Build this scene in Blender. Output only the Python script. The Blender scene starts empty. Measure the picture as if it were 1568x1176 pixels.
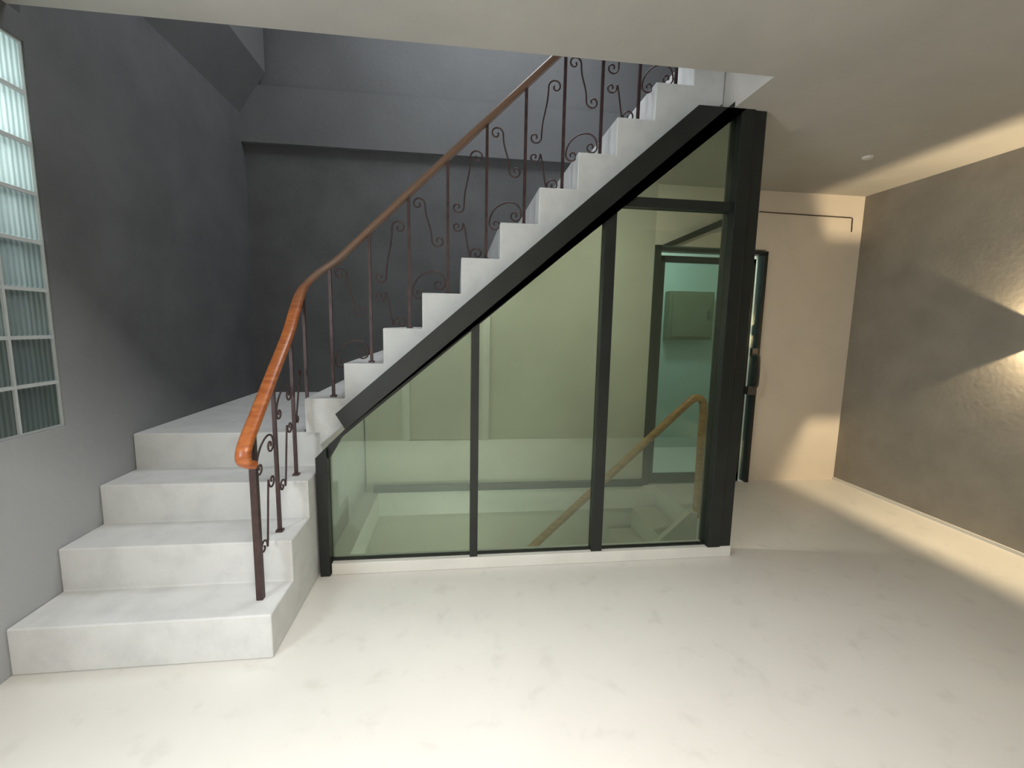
import bpy, bmesh, math, random
from mathutils import Vector, Matrix
random.seed(3)
sc=bpy.context.scene
COL=bpy.context.collection
# ---------------------------------------------------------------- dims
XL,XR,YB,YW,HC=-1.671,3.471,3.97,3.60,2.508
R=.1898; Y1=1.75; RL=.246; XS=-.7325; YF=2.455; X0=-.597; RU=.2062; YP=2.375
YO,XO=2.05,1.4415; YREAR=-.42; ZT=4.6
# ---------------------------------------------------------------- materials
def mat(name,col,rough=.6,metal=0,var=.0,scale=3.0,bump=0.0,bscale=40,spec=.5,col2=None,detail=5,p0=.35,p1=.62):
    m=bpy.data.materials.new(name);m.use_nodes=True;nt=m.node_tree;b=nt.nodes['Principled BSDF']
    b.inputs['Roughness'].default_value=rough;b.inputs['Metallic'].default_value=metal
    b.inputs['Specular IOR Level'].default_value=spec
    tc=nt.nodes.new('ShaderNodeTexCoord')
    n=nt.nodes.new('ShaderNodeTexNoise');n.inputs['Scale'].default_value=scale;n.inputs['Detail'].default_value=detail
    n.inputs['Roughness'].default_value=.6
    nt.links.new(tc.outputs['Object'],n.inputs['Vector'])
    cr=nt.nodes.new('ShaderNodeValToRGB')
    c2=col2 if col2 else tuple(c*(1-var) for c in col)
    cr.color_ramp.elements[0].position=p0;cr.color_ramp.elements[0].color=(*c2,1)
    cr.color_ramp.elements[1].position=p1;cr.color_ramp.elements[1].color=(*col,1)
    nt.links.new(n.outputs['Fac'],cr.inputs['Fac']);nt.links.new(cr.outputs['Color'],b.inputs['Base Color'])
    if bump:
        n2=nt.nodes.new('ShaderNodeTexNoise');n2.inputs['Scale'].default_value=bscale;n2.inputs['Detail'].default_value=4
        nt.links.new(tc.outputs['Object'],n2.inputs['Vector'])
        bp=nt.nodes.new('ShaderNodeBump');bp.inputs['Strength'].default_value=bump;bp.inputs['Distance'].default_value=.01
        nt.links.new(n2.outputs['Fac'],bp.inputs['Height']);nt.links.new(bp.outputs['Normal'],b.inputs['Normal'])
    return m
def floormat():
    m=mat('floor_painted_concrete',(.735,.71,.665),.40,var=.09,scale=1.1,bump=.08,bscale=9,detail=6,p0=.3,p1=.7)
    nt=m.node_tree;b=nt.nodes['Principled BSDF'];cr=[n for n in nt.nodes if n.type=='VALTORGB'][0]
    tc=[n for n in nt.nodes if n.type=='TEX_COORD'][0]
    n=nt.nodes.new('ShaderNodeTexNoise');n.inputs['Scale'].default_value=9;n.inputs['Detail'].default_value=9;n.inputs['Distortion'].default_value=.3
    nt.links.new(tc.outputs['Object'],n.inputs['Vector'])
    r=nt.nodes.new('ShaderNodeValToRGB');r.color_ramp.elements[0].position=.26;r.color_ramp.elements[0].color=(.74,.73,.72,1)
    r.color_ramp.elements[1].position=.42;r.color_ramp.elements[1].color=(1,1,1,1)
    nt.links.new(n.outputs['Fac'],r.inputs['Fac'])
    mx=nt.nodes.new('ShaderNodeMix');mx.data_type='RGBA';mx.blend_type='MULTIPLY';mx.inputs['Factor'].default_value=.4
    nt.links.new(cr.outputs['Color'],mx.inputs['A']);nt.links.new(r.outputs['Color'],mx.inputs['B']);nt.links.new(mx.outputs['Result'],b.inputs['Base Color'])
    mr=nt.nodes.new('ShaderNodeMapRange');mr.inputs['To Min'].default_value=.32;mr.inputs['To Max'].default_value=.50;nt.links.new(n.outputs['Fac'],mr.inputs['Value']);nt.links.new(mr.outputs['Result'],b.inputs['Roughness'])
    return m
M_floor=floormat()
M_step=mat('stair_white_cement',(.68,.68,.67),.6,var=.13,scale=7,bump=.2,bscale=25,detail=8,p0=.3,p1=.55)
M_ceil=mat('ceiling_plaster',(.46,.435,.395),.8,var=.10,scale=1.6,bump=.15,bscale=18)
M_dark=mat('wall_dark_grey_paint',(.100,.102,.104),.7,var=.22,scale=3,bump=.25,bscale=30,detail=8)
M_well=mat('wall_grey_paint_upper',(.135,.138,.142),.75,var=.15,scale=1.5,bump=.15,bscale=30)
M_rwall=mat('wall_warm_grey_plaster',(.32,.29,.245),.8,var=.17,scale=3.5,bump=.10,bscale=30,detail=8)
M_bwall=mat('wall_beige_paint',(.84,.755,.655),.75,var=.06,scale=2,bump=.1,bscale=30)
M_rear=mat('wall_rear_paint',(.55,.53,.46),.8,var=.08,scale=2)
M_inner=mat('wall_enclosure_paint',(.58,.55,.47),.8,var=.08,scale=2)
M_teal=mat('wall_teal_white_paint',(.46,.56,.54),.8,var=.05,scale=2)
M_black=mat('black_painted_steel',(.014,.016,.014),.42,var=.3,scale=6,bump=.05)
M_iron=mat('dark_red_iron',(.075,.042,.040),.45,metal=.3,var=.4,scale=20)
M_white=mat('white_trim_paint',(.75,.73,.68),.6,var=.06,scale=6)
M_grey=mat('panel_grey_enamel',(.15,.16,.11),.5,var=.1,scale=8)
M_steel=mat('dark_steel',(.14,.135,.13),.35,metal=.8,var=.1,scale=30)
def wood(name,c1,c2,rough=.32,c3=None):
    m=bpy.data.materials.new(name);m.use_nodes=True;nt=m.node_tree;b=nt.nodes['Principled BSDF']
    b.inputs['Roughness'].default_value=rough
    tc=nt.nodes.new('ShaderNodeTexCoord');mp=nt.nodes.new('ShaderNodeMapping');mp.inputs['Scale'].default_value=(3,3,14)
    mp.inputs['Rotation'].default_value=(0,.75,0)
    n=nt.nodes.new('ShaderNodeTexNoise');n.inputs['Scale'].default_value=5;n.inputs['Detail'].default_value=6
    cr=nt.nodes.new('ShaderNodeValToRGB');cr.color_ramp.elements[0].position=.35;cr.color_ramp.elements[1].position=.65
    cr.color_ramp.elements[0].color=(*c1,1);cr.color_ramp.elements[1].color=(*c2,1)
    nt.links.new(tc.outputs['Object'],mp.inputs['Vector']);nt.links.new(mp.outputs[0],n.inputs['Vector'])
    nt.links.new(n.outputs['Fac'],cr.inputs['Fac'])
    if c3:   # darker, less orange on the upper run
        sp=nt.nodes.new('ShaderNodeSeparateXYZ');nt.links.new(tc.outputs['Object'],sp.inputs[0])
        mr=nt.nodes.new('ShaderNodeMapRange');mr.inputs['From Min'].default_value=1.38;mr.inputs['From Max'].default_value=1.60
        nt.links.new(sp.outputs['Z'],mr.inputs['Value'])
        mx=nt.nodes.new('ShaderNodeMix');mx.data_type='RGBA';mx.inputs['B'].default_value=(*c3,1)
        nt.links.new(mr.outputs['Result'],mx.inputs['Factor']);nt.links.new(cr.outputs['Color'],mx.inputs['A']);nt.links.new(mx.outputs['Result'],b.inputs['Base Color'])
    else: nt.links.new(cr.outputs['Color'],b.inputs['Base Color'])
    return m
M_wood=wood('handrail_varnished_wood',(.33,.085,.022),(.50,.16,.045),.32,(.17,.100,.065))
M_wood2=wood('inner_handrail_wood',(.33,.16,.05),(.50,.28,.10))
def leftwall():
    m=mat('wall_left_paint_and_light',(.108,.110,.113),.7,var=.22,scale=3,bump=.25,bscale=30,detail=8)
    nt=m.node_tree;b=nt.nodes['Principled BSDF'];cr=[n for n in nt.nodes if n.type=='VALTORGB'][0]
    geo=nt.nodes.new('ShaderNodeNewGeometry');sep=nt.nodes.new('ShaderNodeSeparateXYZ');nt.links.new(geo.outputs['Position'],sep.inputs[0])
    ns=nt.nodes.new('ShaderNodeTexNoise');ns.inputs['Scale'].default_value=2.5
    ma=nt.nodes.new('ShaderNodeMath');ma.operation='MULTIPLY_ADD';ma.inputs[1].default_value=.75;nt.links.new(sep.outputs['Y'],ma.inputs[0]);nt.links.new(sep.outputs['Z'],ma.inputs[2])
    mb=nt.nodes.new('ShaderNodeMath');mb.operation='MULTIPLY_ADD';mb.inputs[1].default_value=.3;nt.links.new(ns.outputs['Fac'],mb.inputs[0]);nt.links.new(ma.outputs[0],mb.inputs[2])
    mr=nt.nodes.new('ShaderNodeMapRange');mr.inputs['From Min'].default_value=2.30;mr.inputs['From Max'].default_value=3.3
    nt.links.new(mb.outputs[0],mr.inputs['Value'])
    mx=nt.nodes.new('ShaderNodeMix');mx.data_type='RGBA';mx.inputs['A'].default_value=(.40,.41,.42,1)  # paler low down and forward: lighter paint, with window light and haze painted in
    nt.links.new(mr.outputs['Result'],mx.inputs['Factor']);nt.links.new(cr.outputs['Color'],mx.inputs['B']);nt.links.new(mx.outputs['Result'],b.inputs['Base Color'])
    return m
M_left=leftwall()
def glassmat(name,tint,refl=.13,rtint=(.85,.9,.8)):
    m=bpy.data.materials.new(name);m.use_nodes=True;nt=m.node_tree;nt.nodes.clear()
    o=nt.nodes.new('ShaderNodeOutputMaterial');t=nt.nodes.new('ShaderNodeBsdfTransparent');t.inputs[0].default_value=(*tint,1)
    g=nt.nodes.new('ShaderNodeBsdfGlossy');g.inputs['Roughness'].default_value=.015;g.inputs['Color'].default_value=(*rtint,1)
    lw=nt.nodes.new('ShaderNodeFresnel');lw.inputs['IOR'].default_value=1.5
    ad=nt.nodes.new('ShaderNodeMath');ad.operation='ADD';ad.inputs[1].default_value=refl;nt.links.new(lw.outputs[0],ad.inputs[0])
    mx=nt.nodes.new('ShaderNodeMixShader');nt.links.new(ad.outputs[0],mx.inputs[0]);nt.links.new(t.outputs[0],mx.inputs[1]);nt.links.new(g.outputs[0],mx.inputs[2]);nt.links.new(mx.outputs[0],o.inputs[0])
    return m
M_glass=glassmat('green_tinted_glass',(.77,.835,.765),.05,(.82,.94,.85))
M_dglass=glassmat('door_clear_glass',(.84,.91,.90),.01)
def blockmat():
    m=bpy.data.materials.new('glass_block');m.use_nodes=True;nt=m.node_tree;nt.nodes.clear()
    o=nt.nodes.new('ShaderNodeOutputMaterial')
    tc=nt.nodes.new('ShaderNodeTexCoord');w=nt.nodes.new('ShaderNodeTexWave');w.wave_type='BANDS';w.bands_direction='Y'
    w.inputs['Scale'].default_value=14;w.inputs['Distortion'].default_value=.6
    nt.links.new(tc.outputs['Object'],w.inputs['Vector'])
    bp=nt.nodes.new('ShaderNodeBump');bp.inputs['Strength'].default_value=.5;bp.inputs['Distance'].default_value=.01;nt.links.new(w.outputs['Fac'],bp.inputs['Height'])
    cr=nt.nodes.new('ShaderNodeValToRGB');cr.color_ramp.elements[0].color=(.36,.41,.39,1);cr.color_ramp.elements[1].color=(.74,.80,.77,1)
    nt.links.new(w.outputs['Fac'],cr.inputs['Fac'])
    t=nt.nodes.new('ShaderNodeBsdfTranslucent');nt.links.new(cr.outputs[0],t.inputs['Color'])
    g=nt.nodes.new('ShaderNodeBsdfGlossy');g.inputs['Roughness'].default_value=.15;nt.links.new(bp.outputs[0],g.inputs['Normal'])
    tr=nt.nodes.new('ShaderNodeBsdfTransparent');tr.inputs[0].default_value=(.7,.76,.74,1)
    m1=nt.nodes.new('ShaderNodeMixShader');m1.inputs[0].default_value=.25;nt.links.new(t.outputs[0],m1.inputs[1]);nt.links.new(tr.outputs[0],m1.inputs[2])
    m2=nt.nodes.new('ShaderNodeMixShader');m2.inputs[0].default_value=.1;nt.links.new(m1.outputs[0],m2.inputs[1]);nt.links.new(g.outputs[0],m2.inputs[2])
    nt.links.new(m2.outputs[0],o.inputs[0]);return m
M_block=blockmat()
# ---------------------------------------------------------------- mesh helpers
def finish(bm,name,m,parent=None,bevel=0,smooth=False):
    bmesh.ops.recalc_face_normals(bm,faces=bm.faces)
    me=bpy.data.meshes.new(name);bm.to_mesh(me);bm.free()
    if smooth:
        for p in me.polygons:p.use_smooth=True
    o=bpy.data.objects.new(name,me);COL.objects.link(o);me.materials.append(m)
    if parent:o.parent=parent
    if bevel:
        b=o.modifiers.new('bevel','BEVEL');b.width=bevel;b.segments=2;b.limit_method='ANGLE'
    return o
def abox(bm,lo,hi):
    vs=[bm.verts.new((x,y,z)) for x in (lo[0],hi[0]) for y in (lo[1],hi[1]) for z in (lo[2],hi[2])]
    for f in [(0,1,3,2),(4,6,7,5),(0,4,5,1),(2,3,7,6),(0,2,6,4),(1,5,7,3)]: bm.faces.new([vs[i] for i in f])
def boxes(name,L,m,parent=None,bevel=0):
    bm=bmesh.new()
    for lo,hi in L: abox(bm,lo,hi)
    return finish(bm,name,m,parent,bevel)
def aprism(bm,poly,axis,a,b):
    def P(p,t): return (p[0],t,p[1]) if axis=='Y' else (t,p[0],p[1]) if axis=='X' else (p[0],p[1],t)
    A=[bm.verts.new(P(p,a)) for p in poly];B=[bm.verts.new(P(p,b)) for p in poly]
    bm.faces.new(A);bm.faces.new(B[::-1]);n=len(poly)
    for i in range(n): bm.faces.new([A[i],B[i],B[(i+1)%n],A[(i+1)%n]])
def prism(name,poly,axis,a,b,m,parent=None,bevel=0):
    bm=bmesh.new();aprism(bm,poly,axis,a,b);return finish(bm,name,m,parent,bevel)
def smoothpath(pts,sub=6):
    P=[Vector(p) for p in pts];out=[]
    for i in range(len(P)-1):
        p0=P[max(i-1,0)];p1=P[i];p2=P[i+1];p3=P[min(i+2,len(P)-1)]
        for j in range(sub):
            t=j/sub;out.append(.5*((2*p1)+(p2-p0)*t+(2*p0-5*p1+4*p2-p3)*t*t+(3*p1-p0-3*p2+p3)*t**3))
    out.append(P[-1]);return out
def asweep(bm,path,w,h,n=8,sq=1.0,ref=None):
    path=[Vector(p) for p in path];rings=[];N=len(path)
    side=None
    for i,p in enumerate(path):
        t=(path[min(i+1,N-1)]-path[max(i-1,0)]).normalized()
        if ref is not None: r=Vector(ref)
        else: r=Vector((0,0,1)) if abs(t.z)<.97 else Vector((0,1,0))
        s=t.cross(r)
        if s.length<1e-4: s=side
        s.normalize()
        if side is not None and s.dot(side)<0: s=-s
        side=s;u=s.cross(t).normalized()
        ring=[]
        for k in range(n):
            a=2*math.pi*(k+.5)/n;c,si=math.cos(a),math.sin(a)
            c=math.copysign(abs(c)**sq,c);si=math.copysign(abs(si)**sq,si)
            ring.append(bm.verts.new(p+s*(c*w/2)+u*(si*h/2)))
        rings.append(ring)
    for i in range(N-1):
        for k in range(n): bm.faces.new([rings[i][k],rings[i][(k+1)%n],rings[i+1][(k+1)%n],rings[i+1][k]])
    bm.faces.new(rings[0][::-1]);bm.faces.new(rings[-1])
def empty(name,loc=(0,0,0)):
    e=bpy.data.objects.new(name,None);COL.objects.link(e);return e
# ---------------------------------------------------------------- shell
VX0,VX1,VY0,VY1=-.62,1.72,2.46,3.56
boxes('floor',[((XL-.2,YREAR-.2,-.2),(XR+.2,VY0,0)),((VX1,VY0,-.2),(XR+.2,4.9,0)),((XL-.2,VY0,-.2),(VX0,4.2,0)),((VX0,VY1,-.2),(VX1,4.9,0))],M_floor)
boxes('ceiling',[((XL-.2,YREAR-.2,HC),(XR+.2,YO,2.847)),((XO,YO,HC),(XR+.2,4.9,2.847))],M_ceil)
boxes('ceiling_upper',[((XL-.2,YO-.1,ZT),(2.6,YB+.2,ZT+.1))],M_well)
WY0,WY1,WZ0,WZ1=.965,2.105,.89,2.41
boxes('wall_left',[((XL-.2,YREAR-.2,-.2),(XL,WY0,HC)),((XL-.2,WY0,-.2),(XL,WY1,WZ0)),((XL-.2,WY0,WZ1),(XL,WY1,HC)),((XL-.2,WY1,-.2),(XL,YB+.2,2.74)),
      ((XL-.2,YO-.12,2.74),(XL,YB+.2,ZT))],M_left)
boxes('wall_stairwell_back',[((XL-.2,YB,-.2),(1.45,YB+.15,2.74))],M_dark)
boxes('wall_stairwell_upper',[((XL-.2,YB-.05,2.74),(2.6,YB+.15,3.16)),((XL-.2,YB,3.16),(2.6,YB+.15,ZT)),((XL-.2,YO-.12,2.847),(XO+1.2,YO,ZT)),((2.5,YO,2.847),(2.6,YB,ZT))],M_well)
boxes('wall_right',[((XR,YREAR-.2,-.2),(XR+.2,YW+.2,HC))],M_rwall)
boxes('wall_back',[((2.60,YW,0),(XR,YW+.15,HC)),((1.60,YW,2.03),(2.60,YW+.15,HC))],M_bwall)
boxes('wall_rear',[((XL,YREAR-.15,0),(XR,YREAR,HC))],M_rear)
prism('trim_stairwell_soffit',[(XL,2.95),(XL+.20,3.25),(XL+.20,ZT),(XL,ZT)],'Y',YO,YB-.05,M_well)
def sof(x): return .89+.868*(x+.62)+.028
def soffit(x): return sof(x)-.13
prism('wall_enclosure_inner',[(-.72,-1.6),(1.60,-1.6),(1.60,HC),(1.55,HC),(1.5,min(HC,soffit(1.5)-.002)),(-.72,soffit(-.72)-.002)],'Y',3.58,3.68,M_inner)
boxes('wall_basement',[((-.8,VY0-.12,-1.6),(VX1+1.2,VY0-.01,-.2)),((-.8,VY0,-1.6),(-.7,VY1,-.2)),((VX1+1.1,VY0,-1.6),(VX1+1.2,3.7,-.2)),((-.8,VY0-.12,-1.7),(VX1+1.2,3.7,-1.6))],M_inner)
boxes('wall_lobby',[((1.40,4.75,0),(3.4,4.85,HC)),((1.46,3.69,0),(1.56,4.85,HC))],M_teal)
boxes('wall_lobby_side',[((3.05,3.76,0),(3.15,4.75,HC))],M_bwall)
# ---------------------------------------------------------------- trims
boxes('baseboard_right',[((XR-.012,YREAR,0),(XR,YW,.022))],M_white)
boxes('baseboard_enclosure',[((-.66,3.545,.0),(1.60,3.58,.055))],M_black)
# ---------------------------------------------------------------- staircase
bm=bmesh.new()
poly=[(Y1,0),(Y1,R)]
for k in range(2,5):
    y=Y1+(k-1)*RL;poly+=[(y,(k-1)*R),(y,k*R)]
poly+=[(YB-.001,4*R),(YB-.001,0)]
aprism(bm,poly,'X',XL+.001,XS)
up=[(-.803,4*R),(-.803,5*R)]
for k in range(6,16):
    x=X0+(k-6)*RU;up+=[(x,(k-1)*R),(x,k*R)]
up+=[(XO-.001,15*R),(XO-.001,soffit(XO)),(XS,soffit(XS))]
up+=[(XS,4*R)]
aprism(bm,up,'Y',YF,YB-.052)
stair=finish(bm,'staircase',M_step,None,.006)
# ---------------------------------------------------------------- balustrade
bal=empty('stair_balustrade')
YR_=YF+.06; XB=XS-.085
path=[(XB+.012,1.83,.785),(XB,1.80,.80),(XB,1.785,.835),(XB,1.82,.885),(XB,1.92,.968),(XB,2.107,1.125),(XB,2.30,1.285),(XB+.003,2.42,1.425),(XB+.02,2.49,1.525),(-.735,YR_,1.60),(-.62,YR_,1.685),(-.48,YR_,1.82),(-.26,YR_,2.03)]
x=-.05
while x<1.35: path.append((x,YR_,2.03+(x+.26)*.948)); x+=.2
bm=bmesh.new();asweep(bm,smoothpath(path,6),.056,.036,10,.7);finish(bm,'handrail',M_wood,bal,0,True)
def railz(x): return 1.685+(x+.62)*.95
bm=bmesh.new()
def bar(x,y,z0,z1,t=.015):
    abox(bm,(x-t/2,y-t/2,z0),(x+t/2,y+t/2,z1)); abox(bm,(x-t,y-t,z0),(x+t,y+t,z0+.010))
feet=[]
for k in range(5,15):
    x=X0+(k-6)*RU+.135;feet.append(x);bar(x,YR_,k*R,railz(x)-.01)
abox(bm,(XB-.013,1.852,R),(XB+.013,1.878,.90))
low=[(2.095,2*R,1.105),(2.335,3*R,1.30)]
for y,z0,z1 in low: bar(XB,y,z0,z1)
bar(XB+.012,YR_-.005,4*R,1.53)
finish(bm,'balusters',M_iron,bal)
def spiral(C,a0,dr,r0,turns=1.35,n=30):
    L=[]
    for i in range(n+1):
        t=.16+.84*i/n
        a=a0+dr*turns*2*math.pi*(t-1);L.append((C[0]+r0*t*math.cos(a),C[1]+r0*t*math.sin(a)))
    return L,(-dr*math.sin(a0),dr*math.cos(a0))
def scroll(bm,C1,a1,d1,C2,a2,d2,mapf,r1=.036,r2=.036,h=None,r=.0045):
    A,ta=spiral(C1,a1,d1,r1);B,tb=spiral(C2,a2,d2,r2)
    P0=Vector(A[-1]);P3=Vector(B[-1]);
    if h is None:h=(P3-P0).length*.45
    P1=P0+Vector(ta)*h;P2=P3+Vector(tb)*h;mid=[]
    for i in range(1,16):
        t=i/16;q=P0*(1-t)**3+P1*3*t*(1-t)**2+P2*3*t*t*(1-t)+P3*t**3;mid.append((q.x,q.y))
    pts=[mapf(*q) for q in A+mid+B[::-1]]
    nrm=(Vector(mapf(1,0))-Vector(mapf(0,0))).cross(Vector(mapf(0,1))-Vector(mapf(0,0)))
    asweep(bm,pts,r*2,r*2,6,1,nrm)
bm=bmesh.new()
mU=lambda a,b:(a,YR_,b)
pi=math.pi
for i in range(len(feet)-1):
    xa,xb=feet[i],feet[i+1];za=(5+i)*R
    if i%2==0:
        # falling S between the bars
        scroll(bm,(xa+.05,za+.655),0,-1,(xb-.05,za+.47),pi,-1,mU)
        # arch shaped C scroll below
        scroll(bm,(xa+.05,za+.19),pi,-1,(xb-.05,za+.24),0,1,mU,.034,.034,.12)
    else:
        # rising S, tightly curled at both ends
        scroll(bm,(xb-.05,za+.72),pi,1,(xa+.052,za+.46),0,1,mU,.038,.034)
        scroll(bm,(xa+.05,za+.36),0,1,(xb-.05,za+.22),pi,1,mU,.03,.034,.10)
mLw=lambda a,b:(XB,a,b)
ys=[1.865,2.095,2.335];zb=[R,2*R,3*R]
for i in range(2):
    ya,yb=ys[i],ys[i+1];z0=zb[i]
    scroll(bm,(ya+.055,z0+.20),0,-1,(yb-.06,z0+.46),pi,-1,mLw,.034,.034,.10)
    scroll(bm,(ya+.055,z0+.55),pi,-1,(yb-.06,z0+.62),0,1,mLw,.030,.034,.10)
scroll(bm,(2.335+.045,3*R+.28),pi,1,(2.335+.10,3*R+.52),0,1,mLw,.026,.026,.08)
finish(bm,'iron_scrolls',M_iron,bal,0,True)
# ---------------------------------------------------------------- glass partition
gp=empty('glass_partition')
boxes('sill',[((-.665,2.352,0),(1.64,2.452,.065))],M_white,gp,.004)
def bt(x): return .89+.868*(x+.62)
def bb(x): return .80+.862*(x+.57)
def gt(x): return .695+.84*(x+.67)
xe=(HC-.89)/.868-.62
prism('diagonal_beam',[(-.62,.885),(-.57,.80),(1.46,bb(1.46)),(1.5,HC+.0),(xe,HC)],'Y',2.345,2.45,M_black,gp,.003)
prism('diagonal_frame',[(-.725,.655),(-.67,.695),(-.665,.60+.04),(-.6,gt(-.6)),(1.49,gt(1.49)),(1.49,bb(1.49)),(-.57,.802),(-.58,.80)],'Y',2.372,2.42,M_black,gp)
def post(n,x0,x1,z0,z1,y0=2.362,y1=2.42): boxes(n,[((x0,y0,z0),(x1,y1,z1))],M_black,gp,.002)
prism('post_left',[(-.72,.0),(-.67,.0),(-.67,.70),(-.725,.655)],'Y',2.340,2.42,M_black,gp,.002)
post('mullion_1',.075,.118,.06,gt(.09)+.03)
post('mullion_2',.775,.838,.06,gt(.8)+.03)
boxes('post_right',[((1.485,2.345,0.065),(1.562,2.455,HC)),((1.562,2.356,0.065),(1.635,2.455,HC))],M_black,gp,.003)
post('transom',.83,1.49,1.99,2.04)
boxes('bottom_rail',[((-.67,2.385,.065),(1.485,2.41,.075))],M_black,gp)
prism('glass_pane',[(-.67,.07),(1.49,.07),(1.49,gt(1.49)+.02),(-.67,gt(-.67)+.02)],'Y',2.392,2.398,M_glass,gp)
# ---------------------------------------------------------------- door
dr=empty('door_1')
Yd0,Yd1=3.585,3.63
boxes('door_frame',[((1.60,3.57,0),(1.655,3.66,2.03)),((2.57,3.57,0),(2.60,3.66,2.0)),((1.60,3.57,1.985),(2.60,3.66,2.015))],M_black,dr,.002)
boxes('door_leaf_frame',[((1.655,Yd0,.01),(1.70,Yd1,1.95)),((2.47,Yd0,.01),(2.505,Yd1,1.95)),((1.655,Yd0,1.90),(2.505,Yd1,1.95)),((1.655,Yd0,.01),(2.505,Yd1,.09))],M_black,dr,.002)
boxes('door_glass',[((1.69,3.603,.08),(2.48,3.609,1.91))],M_dglass,dr)
bm=bmesh.new()
asweep(bm,smoothpath([(2.52,3.585,1.14),(2.55,3.53,1.14),(2.56,3.515,1.10),(2.565,3.515,.92),(2.56,3.53,.87),(2.52,3.585,.87)],5),.022,.022,8)
abox(bm,(2.50,3.54,.80),(2.58,3.585,.87));abox(bm,(2.52,3.555,1.14),(2.57,3.585,1.20))
finish(bm,'door_pull',M_steel,dr,0,False)
boxes('side_light',[((2.505,3.60,.02),(2.57,3.606,1.97))],M_dglass,dr)
prism('trim_door_brace',[(1.66,2.03),(1.76,2.03),(2.24,2.23),(2.24,2.29)],'Y',3.545,3.597,M_black)
ep=empty('electrical_panel_box')
px0,px1,pz0,pz1=2.27,2.78,1.24,1.76
boxes('cabinet',[((px0,4.62,pz0),(px1,4.749,pz1))],M_grey,ep,.01)
boxes('panel_door',[((px0+.03,4.605,pz0+.03),(px1-.03,4.622,pz1-.03))],M_grey,ep,.006)
boxes('latch',[((px1-.08,4.59,1.47),(px1-.05,4.606,1.55))],M_steel,ep,.002)
# ---------------------------------------------------------------- basement stair and its handrail
bm=bmesh.new()
N=7
poly=[(1.80,-.201),(1.722,-.201),(1.719,-R)]
for k in range(1,N+1):
    x=1.719-(k-1)*RU
    if k>1: poly+=[(x,-k*R)]
    poly+=[(x-RU,-k*R)]
poly+=[(1.719-N*RU,-1.598),(1.80,-1.598)]
aprism(bm,poly,'Y',2.92,VY1-.002)
aprism(bm,[(1.719,.05),(1.719,-.45),(.6,-1.52),(.28,-1.25),(1.66,.05)],'Y',2.87,2.918)
finish(bm,'basement_stairs',M_inner,None,.003)
bh=empty('basement_handrail')
bm=bmesh.new()
asweep(bm,smoothpath([(.30,2.9,-.40),(.51,2.9,-.19),(1.05,2.9,.32),(1.40,2.9,.65),(1.58,2.9,.82),(1.65,2.9,.875),(1.70,2.9,.865),(1.722,2.9,.80),(1.722,2.9,.6),(1.725,2.9,.3),(1.73,2.9,.0)],6),.05,.05,10,.7,(0,1,0))
finish(bm,'handrail_wood',M_wood2,bh,0,True)
bm=bmesh.new()
for x,z0,z1 in [(.42,-1.14,-.29)]: abox(bm,(x-.008,2.892,z0-.1),(x+.008,2.908,z1))
finish(bm,'supports',M_iron,bh)
# ---------------------------------------------------------------- glass block window
wn=empty('window_1')
P_=.19;ny=6;nz=8
bm=bmesh.new()
for i in range(ny):
    for j in range(nz):
        y1=WY1-i*P_-.004;y0=y1-P_+.010;z0=WZ0+j*P_+.006;z1=z0+P_-.012
        abox(bm,(XL-.085,y0,z0),(XL-.015,y1,z1))
o=finish(bm,'glass_blocks',M_block,wn,.008)
bm=bmesh.new()
M_mort=mat('mortar_light_grey',(.50,.53,.53),.8,var=.1)
for i in range(ny+1):
    y=WY1-i*P_; abox(bm,(XL-.10,max(y-.006,WY0),WZ0),(XL-.008,min(y+.004,WY1),WZ1))
for j in range(nz+1):
    z=WZ0+j*P_; abox(bm,(XL-.10,WY0,max(z-.007,WZ0)),(XL-.0085,WY1,min(z+.007,WZ1)))
finish(bm,'mortar_grid',M_mort,wn)
boxes('exterior_light_blocker',[((XL-.62,.2,-.2),(XL-.5,3.0,1.88))],M_well)  # unseen slab added outside to keep daylight off the lower glass blocks
# ---------------------------------------------------------------- small things
cd=bmesh.new()
asweep(cd,[(2.50,3.594,2.335),(3.36,3.594,2.325),(3.365,3.594,2.32),(3.37,3.594,2.21)],.008,.008,6,1,(0,1,0))
finish(cd,'wall_conduit',M_iron)
bm=bmesh.new()
def acyl(bm,c,r0,r1,z0,z1,n=24):
    A=[bm.verts.new((c[0]+r0*math.cos(2*math.pi*k/n),c[1]+r0*math.sin(2*math.pi*k/n),z0)) for k in range(n)]
    B=[bm.verts.new((c[0]+r1*math.cos(2*math.pi*k/n),c[1]+r1*math.sin(2*math.pi*k/n),z1)) for k in range(n)]
    bm.faces.new(A);bm.faces.new(B[::-1])
    for k in range(n): bm.faces.new([A[k],B[k],B[(k+1)%n],A[(k+1)%n]])
acyl(bm,(2.70,2.82),.028,.034,HC-.012,HC)
finish(bm,'smoke_detector',M_white)
d2=empty('door_2')
boxes('frame',[((-.62,YREAR,0),(-.54,YREAR+.03,2.08)),((.30,YREAR,0),(.38,YREAR+.03,2.08)),((-.62,YREAR,2.0),(.38,YREAR+.03,2.08))],M_white,d2,.003)
boxes('leaf',[((-.54,YREAR,.01),(.30,YREAR+.015,2.0))],M_rear,d2)
ws=empty('wall_sconce')
sy,sz=2.17,1.36
boxes('housing',[((XR-.062,sy-.094,sz-.05),(XR-.0488,sy+.094,sz+.05)),((XR-.05,sy-.094,sz-.05),(XR,sy-.089,sz+.05)),((XR-.05,sy+.089,sz-.05),(XR,sy+.094,sz+.05))],M_black,ws)
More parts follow.
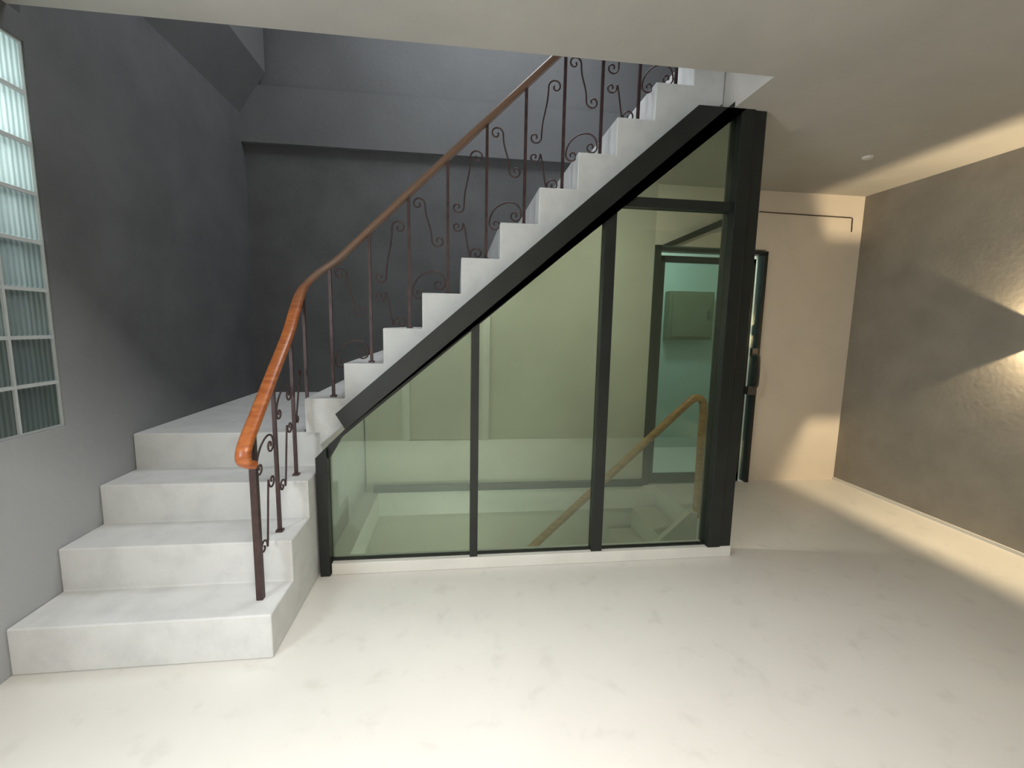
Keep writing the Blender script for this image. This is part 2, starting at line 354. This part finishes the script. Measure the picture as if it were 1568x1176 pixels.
def light(name,typ,loc,e,col,size=None,rot=None,size_y=None,parent=None,radius=None,aim=None,spread=None):
    l=bpy.data.lights.new(name,typ);l.energy=e;l.color=col
    if typ=='AREA':
        l.size=size
        if size_y: l.shape='RECTANGLE';l.size_y=size_y
        if spread: l.spread=math.radians(spread)
    if radius is not None:l.shadow_soft_size=radius
    o=bpy.data.objects.new(name,l);COL.objects.link(o);o.location=loc
    if rot:o.rotation_euler=rot
    if aim:o.rotation_euler=(Vector(aim)-Vector(loc)).to_track_quat('-Z','Y').to_euler()
    if parent:o.parent=parent
    return o
light('sconce_bulb','POINT',(XR-.03,sy,sz),74,(1,.79,.49),radius=.005,parent=ws)
cl=empty('ceiling_lamp')
boxes('housing_plate',[((-.35,.0,HC-.03),(.45,.25,HC))],M_white,cl,.004)
light('lamp_tube','AREA',(.05,.12,HC-.035),41,(1,.955,.90),.8,(0,0,0),.25,parent=cl,spread=120)
light('daylight_left','AREA',(XL-.8,1.5,2.6),80,(.88,.96,1.0),1.8,(0,math.radians(-75),0),1.2)
light('daylight_front_window','AREA',(XL+.03,.25,1.35),42,(.86,.94,1.0),1.0,(0,math.radians(-90),0),.9)
light('upper_hall_daylight','AREA',(.3,2.9,ZT-.05),55,(.93,.97,1.0),1.6,(0,0,0),1.2)
light('lobby_lamp','AREA',(2.0,4.0,HC-.03),15,(.88,1.0,.97),.5,(0,0,0),.2)
light('enclosure_fill','AREA',(1.10,2.53,2.24),10.5,(1,.96,.86),.05,None,.05,aim=(.5,3.6,.6))  # added fill under the stairs, hidden behind the diagonal beam; brightens the enclosure
light('basement_fill','POINT',(-.1,2.6,-.6),9,(.93,1,.95),radius=.05)  # added fill below floor level, brightens the void walls behind the glass
w=bpy.data.worlds.new('world');sc.world=w;w.use_nodes=True
w.node_tree.nodes['Background'].inputs[0].default_value=(.60,.70,.78,1);w.node_tree.nodes['Background'].inputs[1].default_value=.9
# ---------------------------------------------------------------- camera
f,psi,p,rho=683.17,math.radians(7.1262),math.radians(7.3711),math.radians(1.0846)
F=Vector((math.sin(psi)*math.cos(p),math.cos(psi)*math.cos(p),-math.sin(p)))
R0=Vector((math.cos(psi),-math.sin(psi),0));U0=R0.cross(F)
Rr=math.cos(rho)*R0+math.sin(rho)*U0;Uu=-math.sin(rho)*R0+math.cos(rho)*U0
cam=bpy.data.cameras.new('camera');co=bpy.data.objects.new('camera',cam);COL.objects.link(co)
cam.sensor_width=36;cam.lens=f/1568*36;cam.clip_start=.02
mw=Matrix((( Rr.x,Uu.x,-F.x,0),(Rr.y,Uu.y,-F.y,0),(Rr.z,Uu.z,-F.z,1.35),(0,0,0,1)))
co.matrix_world=mw
sc.camera=co
sc.view_settings.view_transform='Standard'
sc.view_settings.look='None'
